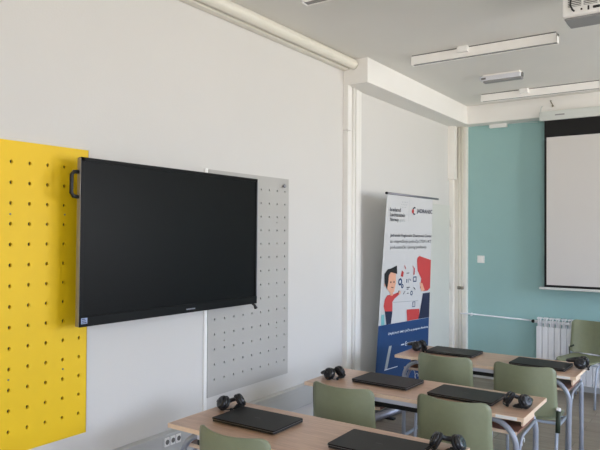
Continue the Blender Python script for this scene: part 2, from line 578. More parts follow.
# dado trunking on the left wall with sockets
tr = MB()
tr.box((0.001, YF + 0.001, 0.372), (0.055, 4.89, 0.540), 0.004)
tr.box((0.055, YF, 0.400), (0.058, 4.89, 0.512), 0.001)
tag(tr.build('cable_trunking', M['duct']), 'long grey cable trunking along the foot of the left wall', 'trunking')
so = empty('socket_block', (0.058, 2.745, 0.497), 'white row of power sockets on the grey trunking beside the nearest desk', 'socket')
MB().box((0, -0.075, -0.03), (0.006, 0.075, 0.03), 0.002).build('frame', M['duct'], so)
for k in range(3):
    y = -0.048 + k * 0.048
    s = MB().box((0.006, y - 0.019, -0.027), (0.012, y + 0.019, 0.027), 0.002).build('socket', M['white_plastic'], so)
    MB().lathe([(0.015, 0), (0.015, 0.001)], (0.012, y, 0), 'x', 16).build('opening', M['vent'], s)

# pipes along the ceiling
MB_p = MB().box((0, YF, 3.243), (0.066, 4.896, 3.302), 0.012, seg=3)
tag(MB_p.build('ceiling_pipe', M['pipe']), 'slim cream boxed pipe under the ceiling, lower of the pair at the left wall', 'pipe')
MB_p = MB().tube([(0.112, YF, 3.288), (0.112, 4.86, 3.288), (0.112, 4.896, 3.283)], [0.044, 0.044, 0.040], 16)
tag(MB_p.build('ceiling_pipe', M['pipe']), 'thicker cream pipe touching the ceiling, upper of the pair at the left wall', 'pipe')

# ================================================================ CEILING LIGHTS
def strip_light(x0, x1, y, label, z0=3.253):
    o = empty('strip_light', ((x0 + x1) / 2, y, CEIL), label, 'light', 'strip lights on the ceiling')
    h = (x1 - x0) / 2
    MB().box((-h + 0.01, 0.002, -0.008), (h - 0.01, 0.045, 0)).build('mounting_rail', M['vent'], o)
    MB().box((-h, 0, z0 - CEIL), (h, 0.008, -0.008), 0.002).box((-h, 0.066, z0 - CEIL), (h, 0.074, -0.008), 0.002).box((-h, 0.008, -0.03), (h, 0.066, -0.008)).build('housing', M['lamp_white'], o)
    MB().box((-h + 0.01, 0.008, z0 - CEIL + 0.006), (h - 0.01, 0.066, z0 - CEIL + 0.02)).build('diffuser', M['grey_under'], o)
    for s in (-1, 1):
        MB().box((min(s * h, s * h - s * 0.006), 0.0, z0 - CEIL - 0.0005), (max(s * h, s * h - s * 0.006), 0.074, -0.0075), 0.001).build('end_cap', M['lamp_white'], o)
    j = MB().box((-0.175, -0.045, -0.050), (-0.085, 0.0, 0), 0.004).build('junction_box', M['white_plastic'], o)
    return o
strip_light(0.582, 1.80, 5.07, 'long white strip light on the ceiling between the projector and the small emergency light')
strip_light(0.600, 1.818, 6.90, 'long white strip light on the ceiling closest to the back wall beam')
strip_light(0.615, 1.833, 3.31, 'white strip light cut off by the top edge of the photo')

em = empty('emergency_light', (1.07, 6.10, CEIL), 'small emergency light with clear body between two long strip lights', 'light')
MB().box((-0.18, -0.03, -0.030), (0.18, 0.05, 0), 0.004).build('base', M['lamp_white'], em)
MB().box((-0.20, -0.045, -0.062), (0.19, 0.035, -0.018), 0.008, seg=3).build('housing', M['diffuser'], em)
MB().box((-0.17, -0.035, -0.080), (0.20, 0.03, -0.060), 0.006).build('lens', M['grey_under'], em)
MB().box((-0.185, -0.047, -0.052), (-0.14, -0.044, -0.034)).build('indicator_window', M['vent'], em)
MB().box((0.19, -0.02, -0.06), (0.205, 0.02, -0.02), 0.003).build('end_clip', M['vent'], em)

# ================================================================ PROJECTOR
pj = empty('projector', (2.22, 4.20, CEIL), 'white ceiling projector with ports and vents, cut off at top right', 'projector')
W_, D_ = 0.205, 0.26
zb, zt = -0.190, -0.055
body = MB()
body.prism([(0.0, zb + 0.004), (0.0, zt), (D_, zt), (D_, zb + 0.02), (D_ - 0.06, zb - 0.012), (0.02, zb - 0.004)], -W_, W_, 'yz', 0.012)
body.build('body', M['white_plastic'], pj)
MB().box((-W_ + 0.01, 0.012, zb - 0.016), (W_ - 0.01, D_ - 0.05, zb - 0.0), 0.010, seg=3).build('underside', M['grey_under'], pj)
v = MB()
for q in range(4):
    xa = -W_ + 0.035 + q * 0.092
    v.box((xa, -0.003, zb + 0.058), (xa + 0.078, 0.002, zt - 0.012))
v.build('vent_recess', M['vent'], pj)
v = MB()
for q in range(4):
    xa = -W_ + 0.035 + q * 0.092
    for k in range(6):
        zz = zb + 0.060 + k * 0.0115
        v.box((xa, -0.006, zz), (xa + 0.078, -0.002, zz + 0.004))
v.build('vent_slats', M['white_plastic'], pj)
MB().lathe([(0.006, -0.005), (0.006, 0)], (-W_ + 0.115, 0.0, zb + 0.035), 'y', 12).build('audio_port', M['black'], pj)
MB().box((-W_ + 0.150, -0.004, zb + 0.024), (-W_ + 0.160, 0.002, zb + 0.050)).build('usb_port', M['black'], pj)
MB().box((-W_ + 0.180, -0.005, zb + 0.028), (-W_ + 0.222, 0.002, zb + 0.044), 0.005).build('video_port', M['black'], pj)
MB().box((-W_ + 0.29, -0.005, zb + 0.026), (-W_ + 0.33, 0.002, zb + 0.046), 0.003).build('video_port', M['black'], pj)
MB().tube([(-W_ + 0.072, -0.004, zb + 0.030), (-W_ + 0.066, -0.026, zb + 0.034), (-W_ + 0.055, -0.030, zb + 0.06), (-W_ + 0.058, -0.026, zb + 0.10), (-W_ + 0.06, 0.0, zt + 0.02), (-W_ + 0.12, 0.10, -0.02), (-W_ + 0.18, 0.14, 0)], 0.0055, 8).build('power_cable', M['black'], pj)
MB().lathe([(0.025, zt - 0.004), (0.025, -0.012), (0.06, -0.012), (0.06, 0)], (0, 0.14, 0), 'z', 20).build('ceiling_mount', M['white_plastic'], pj)

# ================================================================ BACK WALL THINGS
ps = empty('projection_screen', (2.282, 7.40, 3.16), 'pulled down white projection screen with black border on the teal wall', 'projection screen')
SW = 1.14
bxs = MB().box((-SW - 0.005, 0.0, -0.10), (SW + 0.03, 0.055, 0.005), 0.006).build('case', M['case'], ps)
MB().box((-SW - 0.032, 0.005, -0.098), (-SW - 0.003, 0.05, 0.004), 0.006).build('case_end', M['case'], ps)
tv_, tf_ = text_geo('Projecta', 0.11)
MB().box((-SW + 0.02, 0.025, -1.985), (SW - 0.02, 0.029, -0.09)).build('border', M['screen_black'], ps)
MB().box((-SW + 0.05 - 0.005, 0.0205, -1.958), (SW - 0.045, 0.026, -0.29)).build('white_surface', M['screen_white'], ps)
MB().box((-SW - 0.035, 0.012, -2.013), (SW + 0.035, 0.042, -1.985), 0.006).build('bottom_rail', M['case'], ps)
MB().box((-SW + 0.14, -0.002, -0.052), (-SW + 0.24, 0.001, -0.038)).build('name_mark', M['grey_under'], ps)
MB().tube([(-SW - 0.02, 0.02, 0.0), (-SW - 0.02, 0.03, 0.04), (-SW - 0.015, 0.045, 0.07), (-SW - 0.01, 0.058, 0.075)], 0.005, 8).build('hanging_hook', M['case'], ps)

# hook on the beam above the screen
MB().tube([(1.228, 7.458, 3.292), (1.228, 7.43, 3.285), (1.236, 7.425, 3.262), (1.252, 7.425, 3.235), (1.258, 7.43, 3.222), (1.244, 7.44, 3.218), (1.240, 7.45, 3.235)], 0.006, 8).build('beam_hook', M['screw'])
tag(bpy.data.objects['beam_hook'], 'small metal hook on the white beam above the projection screen', 'hook')

ss = empty('sensor_box', (0.578, YB, 3.075), 'small white sensor box at the top of the teal wall beneath the beam', 'sensor')
MB().box((-0.105, -0.05, -0.008), (0.105, 0, 0.037), 0.005).build('housing', M['white_plastic'], ss)
MB().tube([(0.105, -0.01, 0.03), (0.30, -0.006, 0.033), (0.46, -0.008, 0.02)], 0.003, 6).build('cable', M['white_plastic'], ss)

sw = empty('light_switch', (0.360, YB, 1.460), 'small white square switch on the teal wall', 'switch')
MB().box((-0.045, -0.010, -0.045), (0.045, 0, 0.045), 0.003).build('plate', M['white_plastic'], sw)
MB().box((-0.024, -0.015, -0.028), (0.024, -0.009, 0.028), 0.003).build('rocker', M['lamp_white'], sw)

for x, lab in ((0.108, 'thin cream heating pipe rising in the far corner, nearer the door'), (0.148, 'thin cream heating pipe rising in the far corner, nearer the teal wall')):
    o = empty('riser_pipe', (x, 7.575, 0), lab, 'pipe', 'riser pipes in the far corner')
    MB().tube([(0, 0, 0), (0, 0, 3.112)], 0.0125, 12).build('tube', M['pipe'], o)
    MB().lathe([(0.014, 0), (0.020, 0.004), (0.020, 0.036), (0.014, 0.040)], (0, 0, 1.08), 'z', 14).build('collar', M['screw'], o)
o = MB().tube([(0.13, 7.555, 0.785), (0.20, 7.60, 0.783), (0.98, 7.60, 0.762)], 0.0095, 10).build('heating_pipe', M['radiator'])
tag(o, 'thin white horizontal pipe on the teal wall leading to the radiator', 'pipe')
MB().box((0.245, 7.60, 0.755), (0.257, YB, 0.79), 0.002).build('pipe_clip', M['radiator'], o)

rd = empty('radiator', (1.048, 7.55, 0.09), 'white ribbed aluminium radiator below the projection screen', 'radiator')
NS, PW = 18, 0.0665
for k in range(NS):
    x = k * PW
    s = MB()
    s.box((x + 0.003, -0.030, 0), (x + PW - 0.003, -0.020, 0.62), 0.003)
    s.box((x + PW / 2 - 0.004, -0.022, 0.02), (x + PW / 2 + 0.004, 0.045, 0.69))
    s.box((x + 0.006, 0.030, 0.02), (x + PW - 0.006, 0.045, 0.66), 0.002)
    s.box((x + 0.006, -0.022, 0.705), (x + PW - 0.006, 0.040, 0.722), 0.004)
    s.box((x + 0.018, -0.028, 0.615), (x + 0.024, 0.03, 0.71), 0.001)
    s.box((x + PW - 0.024, -0.028, 0.615), (x + PW - 0.018, 0.03, 0.71), 0.001)
    s.build('rib', M['radiator'], rd)
MB().tube([(-0.02, 0.005, 0.672), (NS * PW, 0.005, 0.672)], 0.019, 14).build('header_tube', M['radiator'], rd)
MB().tube([(0, 0.005, 0.05), (NS * PW, 0.005, 0.05)], 0.019, 14).build('header_tube', M['radiator'], rd)
vv = MB().tube([(-0.02, 0.005, 0.672), (-0.06, 0.03, 0.672)], 0.014, 12).build('valve', M['radiator'], rd)
MB().lathe([(0.016, 0), (0.019, 0.006), (0.019, 0.03), (0.013, 0.036)], (-0.04, -0.012, 0.672), 'y', 12, rot=Matrix.Rotation(PI, 3, 'X') if False else None).build('valve_knob', M['black'], vv)

# ================================================================ BANNER
BTL, BTR, BBL, BBR = Vector((.29, 5.21, 2.14)), Vector((.373, 6.085, 2.13)), Vector((.13, 5.24, .08)), Vector((.295, 6.12, .08))
def bs(s, t, off=0.0):
    p0 = BBL.lerp(BBR, s).lerp(BTL.lerp(BTR, s), t)
    # slight sag of the canvas between the rail and the base
    n = Vector((1, -0.13, -0.03)).normalized()
    return p0 + n * off
SK = 1 / 1.052
ban = bpy.data.objects.new('roll_up_banner', None)
COL.objects.link(ban)
tag(ban, 'white and blue roll up banner with illustration standing by the left wall', 'banner')
ban.location = (0.235, 5.65, 0)
BI = Matrix.Translation(-Vector(ban.location))
def bl(v): return BI @ v
def sheet(name, s0, s1, t0, t1, off, m, n=8, thick=0.0):
    vs, fs = [], []
    for i in range(n + 1):
        for j in range(n + 1):
            vs.append(bl(bs(s0 + (s1 - s0) * i / n, t0 + (t1 - t0) * j / n, off)))
    for i in range(n):
        for j in range(n):
            a = i * (n + 1) + j
            fs.append((a, a + n + 1, a + n + 2, a + 1))
    if thick:
        k = len(vs)
        for i in range(n + 1):
            for j in range(n + 1):
                vs.append(bl(bs(s0 + (s1 - s0) * i / n, t0 + (t1 - t0) * j / n, off - thick)))
        fs += [tuple(reversed([q + k for q in f])) for f in list(fs)]
        for i in range(n):
            for (a, b2) in ((i * (n + 1), (i + 1) * (n + 1)), ((i + 1) * (n + 1) + n, i * (n + 1) + n)):
                fs.append((b2, a, a + k, b2 + k))
            for (a, b2) in ((i + 1, i), (n * (n + 1) + i, n * (n + 1) + i + 1)):
                fs.append((b2, a, a + k, b2 + k))
    return mesh_from(name, vs, fs, m, ban)
sheet('canvas', 0, 1, 0.02, 1, 0, M['canvas'], thick=0.0015)
sheet('blue_panel', 0, 1, 0.02, 0.403, 0.0012, M['b_blue'])
def art(name, polys, m, off=0.0030):
    bm = bmesh.new()
    for poly in polys:
        f = bm.faces.new([bm.verts.new((a * SK, b, 0)) for a, b in poly])
    bmesh.ops.remove_doubles(bm, verts=bm.verts, dist=0.0001)
    bmesh.ops.triangulate(bm, faces=list(bm.faces))
    bmesh.ops.subdivide_edges(bm, edges=list(bm.edges), cuts=2, use_grid_fill=True)
    for v in bm.verts: v.co = bl(bs(v.co.x, v.co.y, off))
    me = bpy.data.meshes.new(name)
    bm.to_mesh(me); bm.free()
    me.materials.append(m)
    o = bpy.data.objects.new(name, me)
    COL.objects.link(o); o.parent = ban
    return o
def disc(cs, ct, r, n=14):
    return [(cs + r / 0.88 * math.cos(2 * PI * k / n), ct + r / 2.05 * math.sin(2 * PI * k / n)) for k in range(n)]
def line(a, b, wd):
    (x0, y0), (x1, y1) = a, b
    dx, dy = (x1 - x0) * 0.88, (y1 - y0) * 2.05
    L = math.hypot(dx, dy)
    nx, ny = -dy / L * wd / 2 / 0.88, dx / L * wd / 2 / 2.05
    return [(x0 + nx, y0 + ny), (x1 + nx, y1 + ny), (x1 - nx, y1 - ny), (x0 - nx, y0 - ny)]
art('printed_face', [[(0.104, 0.63), (0.168, 0.648), (0.275, 0.642), (0.289, 0.591), (0.262, 0.552), (0.177, 0.549), (0.115, 0.57)]], M['b_skin'])
art('printed_ear', [disc(0.075, 0.588, 0.018)], M['b_skin'])
art('printed_neck', [[(0.18, 0.555), (0.24, 0.555), (0.24, 0.535), (0.19, 0.535)]], M['b_skin'], 0.004)
art('printed_hand', [disc(0.375, 0.545, 0.018)], M['b_skin'], 0.004)
art('printed_hair', [[(0.113, 0.567), (0.06, 0.596), (0.042, 0.638), (0.103, 0.659), (0.164, 0.661), (0.286, 0.674), (0.302, 0.634), (0.247, 0.639), (0.168, 0.644), (0.135, 0.63), (0.132, 0.609), (0.123, 0.584)]], M['b_hair'], 0.0045)
for cc in (0.18, 0.245): art('printed_eye', [disc(cc, 0.598, 0.009)], M['b_hair'], 0.0045)
art('printed_mouth', [line((0.19, 0.575), (0.24, 0.572), 0.006)], M['b_hair'], 0.0045)
art('printed_shirt', [[(0.129, 0.539), (0.251, 0.54), (0.349, 0.548), (0.37, 0.537), (0.277, 0.519), (0.241, 0.506), (0.252, 0.461), (0.101, 0.466), (0.071, 0.49), (0.086, 0.521)]], M['b_red'])
art('printed_trousers', [[(0.101, 0.466), (0.252, 0.461), (0.236, 0.404), (0.147, 0.403)]], M['b_navy'])
art('printed_plant', [[(0.04, 0.452), (0.093, 0.452), (0.111, 0.404), (0.045, 0.404)]], M['b_teal'])
art('printed_woman_hair', [[(0.722, 0.696), (0.731, 0.707), (0.776, 0.715), (0.90, 0.705), (1.05, 0.693), (1.05, 0.552), (0.99, 0.54), (0.89, 0.539), (0.817, 0.558), (0.838, 0.603), (0.746, 0.643)]], M['b_red'])
art('printed_woman_face', [[(0.80, 0.585), (0.863, 0.58), (0.925, 0.543), (0.848, 0.540)]], M['b_skin'], 0.0045)
art('printed_dress', [[(0.885, 0.529), (1.05, 0.53), (1.05, 0.404), (0.802, 0.405), (0.836, 0.442)]], M['b_navy'])
art('printed_box', [[(0.544, 0.46), (0.821, 0.455), (0.822, 0.405), (0.565, 0.404)]], M['b_red'])
art('printed_outline', [line((0.235, 0.503), (0.786, 0.496), 0.006)], M['b_grey'])
def ring(cs, ct, ro, ri, n=12, k0=0, k1=None):
    res = []
    for k in range(k0, n if k1 is None else k1):
        a, b2 = 2 * PI * k / n, 2 * PI * (k + 1) / n
        res.append([(cs + q / 0.88 * math.cos(t), ct + q / 2.05 * math.sin(t)) for q, t in ((ri, a), (ro, a), (ro, b2), (ri, b2))])
    return res
def frame_(cs, ct, w2, h2, t_):
    o_ = [(-w2, -h2), (w2, -h2), (w2, h2), (-w2, h2)]
    ts, tt = t_ / 0.88, t_ / 2.05
    i_ = [(-w2 + ts, -h2 + tt), (w2 - ts, -h2 + tt), (w2 - ts, h2 - tt), (-w2 + ts, h2 - tt)]
    return [[(cs + p[0], ct + p[1]) for p in (o_[k], o_[(k + 1) % 4], i_[(k + 1) % 4], i_[k])] for k in range(4)]
for sym in (ring(0.375, 0.596, 0.036, 0.018), ring(0.425, 0.575, 0.022, 0.010), frame_(0.69, 0.603, 0.035, 0.013, 0.010),
            [line((0.515, 0.607), (0.515, 0.589), 0.012)], [line((0.575, 0.607), (0.60, 0.598), 0.008)],
            [line((0.545, 0.588), (0.56, 0.608), 0.007)], ring(0.63, 0.537, 0.024, 0.014), frame_(0.69, 0.481, 0.03, 0.013, 0.006)):
    art('printed_symbol', sym, M['b_blue'], 0.0035)
for a, b2, wd in (((0.36, 0.556), (0.335, 0.541), 0.009), ((0.50, 0.635), (0.56, 0.635), 0.007), ((0.52, 0.566), (0.59, 0.566), 0.008),
                  ((0.52, 0.558), (0.57, 0.558), 0.006), ((0.67, 0.565), (0.71, 0.552), 0.01), ((0.45, 0.536), (0.49, 0.55), 0.006), ((0.53, 0.538), (0.57, 0.538), 0.006)):
    art('printed_symbol', [line(a, b2, wd)], M['b_text'], 0.0035)
for poly in ([(0.38, 0.622), (0.43, 0.618), (0.44, 0.640), (0.40, 0.650)], line((0.45, 0.672), (0.48, 0.655), 0.010), line((0.63, 0.668), (0.66, 0.655), 0.008), [(0.65, 0.625), (0.68, 0.625), (0.68, 0.66), (0.66, 0.655)]):
    art('printed_symbol', [poly], M['b_red'], 0.0035)
art('divider_line', [line((0.487, 0.982), (0.487, 0.879), 0.003)], M['b_grey'])
art('logo_roundel', ring(0.612, 0.932, 0.040, 0.026, 12, 2, 10), M['b_navy'])
art('logo_ball', [disc(0.575, 0.93, 0.022)], M['b_red'], 0.004)
for k in range(12):
    art('logo_dot', [disc(0.30 + 0.035 * (k % 4) + 0.015 * (k // 4), 0.945 + 0.012 * (k // 4), 0.006, 8)], M['b_grey'])
def btext(name, s, s0, s1, t0, t1, m, bold=False, off=0.0035):
    vs, fs = text_geo(s, (s1 - s0), (t1 - t0), bold)
    return mesh_from(name, [bl(bs((s0 + x) * SK, t0 + y, off)) for x, y in vs], fs, m, ban)
btext('lettering', 'Iceland', 0.075, 0.30, 0.922, 0.940, M['b_text'], True)
btext('lettering', 'Liechtenstein', 0.082, 0.40, 0.899, 0.917, M['b_text'], True)
btext('lettering', 'Norway', 0.090, 0.27, 0.873, 0.894, M['b_text'], True)
btext('lettering', 'grants', 0.29, 0.41, 0.873, 0.890, M['b_grey'])
btext('lettering', 'JADRANSC', 0.665, 1.045, 0.918, 0.944, M['b_navy'], True)
btext('lettering', 'Jadranski Regionalni Znanstveni Centar', 0.111, 1.045, 0.803, 0.821, M['b_text'], True)
btext('lettering', 'za unapređenje područja STEM i IKT', 0.119, 1.040, 0.775, 0.795, M['b_text'])
btext('lettering', 'poduzetnički i jasnog podizanja', 0.126, 0.930, 0.748, 0.768, M['b_text'])
btext('lettering', 'ZAJEDNO SMO JAČI uz potporu fondova', 0.193, 1.03, 0.350, 0.366, M['b_white'], True)
art('printed_dash', [line((0.465, 0.294), (0.53, 0.294), 0.012)], M['b_white'], 0.0035)
btext('lettering', 'Erasmus', 0.55, 0.77, 0.285, 0.305, M['b_white'], True)
art('printed_tool', [[(0.277, 0.30), (0.225, 0.30), (0.164, 0.193), (0.214, 0.193)]], M['b_grey'])
art('printed_stroke', [line((0.164, 0.191), (0.416, 0.194), 0.008)], M['b_white'])
t = MB()
d_ = (BTR - BTL)
t.tube([bl(BTL - d_ * 0.01 + Vector((0, 0, 0.004))), bl(BTR + d_ * 0.13 + Vector((0, 0, 0.004)))], 0.011, 10)
t.build('top_rail', M['alu'], ban)
bl(BTL)
MB().lathe([(0.013, 0), (0.013, 0.014)], bl(BTL - d_ * 0.018 + Vector((0, 0, 0.004))), 'y', 10).build('rail_end', M['black'], ban)
q = MB().tube([bl(BBL + Vector((-0.0, -0.02, -0.035))), bl(BBR + Vector((0, 0.02, -0.035)))], 0.040, 16)
q.build('base_cassette', M['alu'], ban)
pm = BTL.lerp(BTR, 0.5); pb_ = BBL.lerp(BBR, 0.5)
MB().tube([bl(pb_ + Vector((-0.02, 0.0, -0.01))), bl(pm + Vector((-0.02, 0, 0)))], 0.010, 10).build('support_pole', M['alu'], ban)
for yy in (-0.28, 0.28):
    MB().box((-0.10, yy + 0.04, 0.0), (0.03, yy + 0.09, 0.02), 0.004).build('foot', M['black'], ban)

# ================================================================ DESKS
def desk(x0, x1, y0, y1, label, sticker=True):
    cx = (x0 + x1) / 2
    w2 = (x1 - x0) / 2
    D = y1 - y0
    o = empty('school_desk', (cx, y0, 0), label, 'desk', 'two seat school desks in a column')
    top = MB()
    top.use(M['wood']).box((-w2 + 0.001, 0.001, 0.730), (w2 - 0.001, D - 0.001, 0.750))
    top.build('tabletop', None, o)
    e = MB()
    e.box((-w2, -0.002, 0.727), (w2, 0.003, 0.7495)).box((-w2, D - 0.003, 0.727), (w2, D + 0.002, 0.7495))
    e.box((-w2 - 0.002, 0, 0.727), (-w2 + 0.003, D, 0.7495)).box((w2 - 0.003, 0, 0.727), (w2 + 0.002, D, 0.7495))
    e.build('edge_band', M['edge'], o)
    # book shelf with end panels and a rear panel
    for xa, xb in ((-w2 + 0.055, -0.19), (0.19, w2 - 0.055)):
        sh = MB().box((xa, 0.07, 0.628), (xb, D - 0.07, 0.643)).build('book_shelf', M['shelf'], o)
        MB().box((xa, 0.064, 0.626), (xb, 0.071, 0.645)).build('shelf_edge', M['edge'], sh)
    for s in (-w2 + 0.055, w2 - 0.067):
        MB().box((s, 0.20, 0.643), (s + 0.012, D - 0.07, 0.730)).build('side_panel', M['edge'], o)
    rr = 0.15
    for nm, y in (('front_leg_frame', 0.045), ('rear_leg_frame', D - 0.05)):
        xl, xr = -w2 + 0.062, w2 - 0.052
        zt_ = 0.708
        pts = [(xl, y, 0.0)] + [(xl, y, 0.3)] + arc((xl + rr, zt_ - rr), rr, 180, 90, 8, 'xz', y) + arc((xr - rr, zt_ - rr), rr, 90, 0, 8, 'xz', y) + [(xr, y, 0.3), (xr, y, 0.0)]
        fo = MB().tube(pts, 0.0165, 14).build(nm, M['steel'], o)
        for xx in (xl, xr):
            MB().lathe([(0.023, 0), (0.023, 0.03), (0.020, 0.032)], (xx, y, 0.0), 'z', 14).build('foot_cap', M['rubber'], fo)
    for s in (-w2 + 0.062, w2 - 0.052):
        MB().tube([(s, 0.045, 0.07), (s, D - 0.05, 0.07)], 0.014, 10).build('side_rail', M['steel'], o)
        MB().tube([(s - 0.0, 0.09, 0.38)] + [(s, 0.09 + 0.10 * (1 - math.cos(a)), 0.44 + 0.16 * math.sin(a)) for a in [R(k * 15) for k in range(7)]] + [(s, D - 0.06, 0.615)], 0.010, 10).build('side_brace', M['steel'], o)
        sg = -1 if s < 0 else 1
        MB().tube([(s - 0.02 * sg, 0.26 + 0.035 * math.cos(R(k * 30)), 0.535 + 0.022 * math.sin(R(k * 30))) for k in range(-1, 9)] + [(s - 0.02 * sg, 0.22, 0.58), (s, 0.21, 0.607)], 0.003, 6).build('bag_hook', M['white_plastic'], o)
    MB().box((-w2 + 0.20, 0.012, 0.697), (w2 - 0.20, 0.026, 0.727), 0.003).build('front_rail', M['rail'], o)
    MB().box((-w2 + 0.20, 0.014, 0.668), (w2 - 0.20, 0.05, 0.697), 0.003).build('rail_shadow_strip', M['black'], o)  # black strip standing in for the shadow beneath the front rail
    if sticker:
        MB().box((w2 - 0.155, -0.0035, 0.7295), (w2 - 0.035, -0.0015, 0.7475)).build('label_sticker', M['white_plastic'], o)
    return o
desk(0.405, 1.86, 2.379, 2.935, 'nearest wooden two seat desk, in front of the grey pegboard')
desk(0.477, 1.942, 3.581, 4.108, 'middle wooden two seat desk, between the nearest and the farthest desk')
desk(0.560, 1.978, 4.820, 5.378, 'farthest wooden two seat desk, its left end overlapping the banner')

# ================================================================ CHAIRS
def make_chair():
    o = empty('school_chair', (0, 0, 0), 'x', 'chair', 'green classroom chairs')
    # backrest: curved shell, rounded corners
    def shell(name, wd, n, m, fn, thick, prof):
        pass
    W2, z0, z1 = 0.222, 0.485, 0.833
    n, mm = 16, 12
    bm = bmesh.new()
    def outline(z):
        # half width at height z with rounded corners
        r = 0.045
        w_ = W2 - 0.006 * (z - z0) / (z1 - z0)
        d = z1 - z
        if d < r: w_ -= r - math.sqrt(max(0, r * r - (r - d) ** 2))
        d = z - z0
        r = 0.035
        if d < r: w_ -= r - math.sqrt(max(0, r * r - (r - d) ** 2))
        return w_
    zs = [z0, z0 + .006, z0 + .018, z0 + .035] + [z0 + .035 + (z1 - .055 - z0 - .035) * k / 6 for k in range(1, 7)] + [z1 - .040, z1 - .026, z1 - .014, z1 - .006, z1 - .0015, z1]
    grid = []
    for z in zs:
        row = []
        hw = outline(z)
        for i in range(n + 1):
            s = -1 + 2 * i / n
            x = hw * s
            t = (z - z0) / (z1 - z0)
            y = 0.080 * (x / W2) ** 2 - 0.035 * t - 0.012 * math.sin(PI * t)
            row.append(bm.verts.new((x, y, z + 0.008 * (x / W2) ** 2 * t)))
        grid.append(row)
    for a, b in zip(grid, grid[1:]):
        for i in range(n):
            f = bm.faces.new((a[i], a[i + 1], b[i + 1], b[i])); f.smooth = True
    bmesh.ops.recalc_face_normals(bm, faces=bm.faces)
    me = bpy.data.meshes.new('backrest'); bm.to_mesh(me); bm.free()
    me.materials.append(M['chair'])
    bo = bpy.data.objects.new('backrest', me); COL.objects.link(bo); bo.parent = o
    md = bo.modifiers.new('thickness', 'SOLIDIFY'); md.thickness = 0.011; md.offset = 0
    # seat
    bm = bmesh.new()
    grid = []
    ny, nx = 14, 14
    for j in range(ny + 1):
        y = 0.02 + 0.40 * j / ny
        t = j / ny
        d = min(y - 0.02, 0.42 - y)
        r = 0.05
        hw = 0.20 + 0.012 * math.sin(PI * t)
        if d < r: hw -= r - math.sqrt(max(0, r * r - (r - d) ** 2))
        row = []
        for i in range(nx + 1):
            x = hw * (-1 + 2 * i / nx)
            z = 0.455 + 0.014 * (x / 0.2) ** 2 - 0.012 * math.sin(PI * t) - (0.03 * ((t - 0.75) / 0.25) ** 2 if t > 0.75 else 0) + (0.012 * ((0.2 - t) / 0.2) ** 2 if t < 0.2 else 0)
            row.append(bm.verts.new((x, y, z)))
        grid.append(row)
    for a, b in zip(grid, grid[1:]):
        for i in range(nx):
            f = bm.faces.new((a[i], a[i + 1], b[i + 1], b[i])); f.smooth = True
    bmesh.ops.recalc_face_normals(bm, faces=bm.faces)
    me = bpy.data.meshes.new('seat'); bm.to_mesh(me); bm.free()
    me.materials.append(M['chair'])
    so_ = bpy.data.objects.new('seat', me); COL.objects.link(so_); so_.parent = o
    md = so_.modifiers.new('thickness', 'SOLIDIFY'); md.thickness = 0.011; md.offset = 0
    for s in (-1, 1):
        xs = s * 0.226
        # rear leg rising into the back upright
        MB().tube([(s * 0.218, -0.05, 0.0), (xs, 0.005, 0.30), (xs, 0.030, 0.44), (xs, 0.048, 0.55)], 0.0115, 12).build('rear_leg', M['chair_frame'], o)
        MB().tube([(xs, 0.030, 0.432), (xs, 0.10, 0.428), (xs, 0.32, 0.428)] + [(xs, 0.32 + 0.05 * math.sin(R(a)), 0.378 + 0.05 * math.cos(R(a))) for a in (30, 60, 85)] + [(s * 0.218, 0.385, 0.20), (s * 0.222, 0.40, 0.0)], 0.0115, 12).build('front_leg', M['chair_frame'], o)
        MB().tube([(xs, 0.046, 0.53), (xs * 0.93, 0.075, 0.545), (xs * 0.80, 0.055, 0.56)], 0.009, 10).build('back_lug', M['chair_bracket'], o)
        br = MB().tube([(xs + s * 0.006, 0.018, 0.39), (xs + s * 0.006, 0.040, 0.54)], 0.0165, 12).build('bracket', M['chair_bracket'], o)
        MB().lathe([(0.0175, 0), (0.0175, 0.016), (0.012, 0.020)], (xs + s * 0.006, 0.041, 0.538), 'z', 12).build('bracket_cap', M['white_plastic'], br)
    MB().tube([(-0.226, 0.12, 0.424), (0.226, 0.12, 0.424)], 0.010, 10).build('cross_bar', M['chair_frame'], o)
    MB().tube([(-0.226, 0.31, 0.424), (0.226, 0.31, 0.424)], 0.010, 10).build('cross_bar', M['chair_frame'], o)
    return o
chair0 = make_chair()
spots = [
    (0.955, 2.235, 0, 'green chair at the nearest desk, its lower part cut off by the bottom edge'),
    (0.915, 3.315, 0, 'left green chair at the middle desk, behind the nearest desk'),
    (1.585, 3.415, 0, 'right green chair at the middle desk, behind the nearest desk'),
    (1.070, 4.605, 0, 'left green chair at the farthest desk, next to the banner'),
    (1.668, 4.605, 0, 'right green chair at the farthest desk, behind the middle desk'),
    (1.675, 7.37, R(162.5), 'green chair turned towards the camera in front of the radiator'),
]
for i, (x, y, a, lab) in enumerate(spots):
    c = chair0 if i == 0 else copy_tree(chair0)
    c.location = (x, y, 0)
    c.rotation_euler = (0, 0, a)
    c['label'] = lab

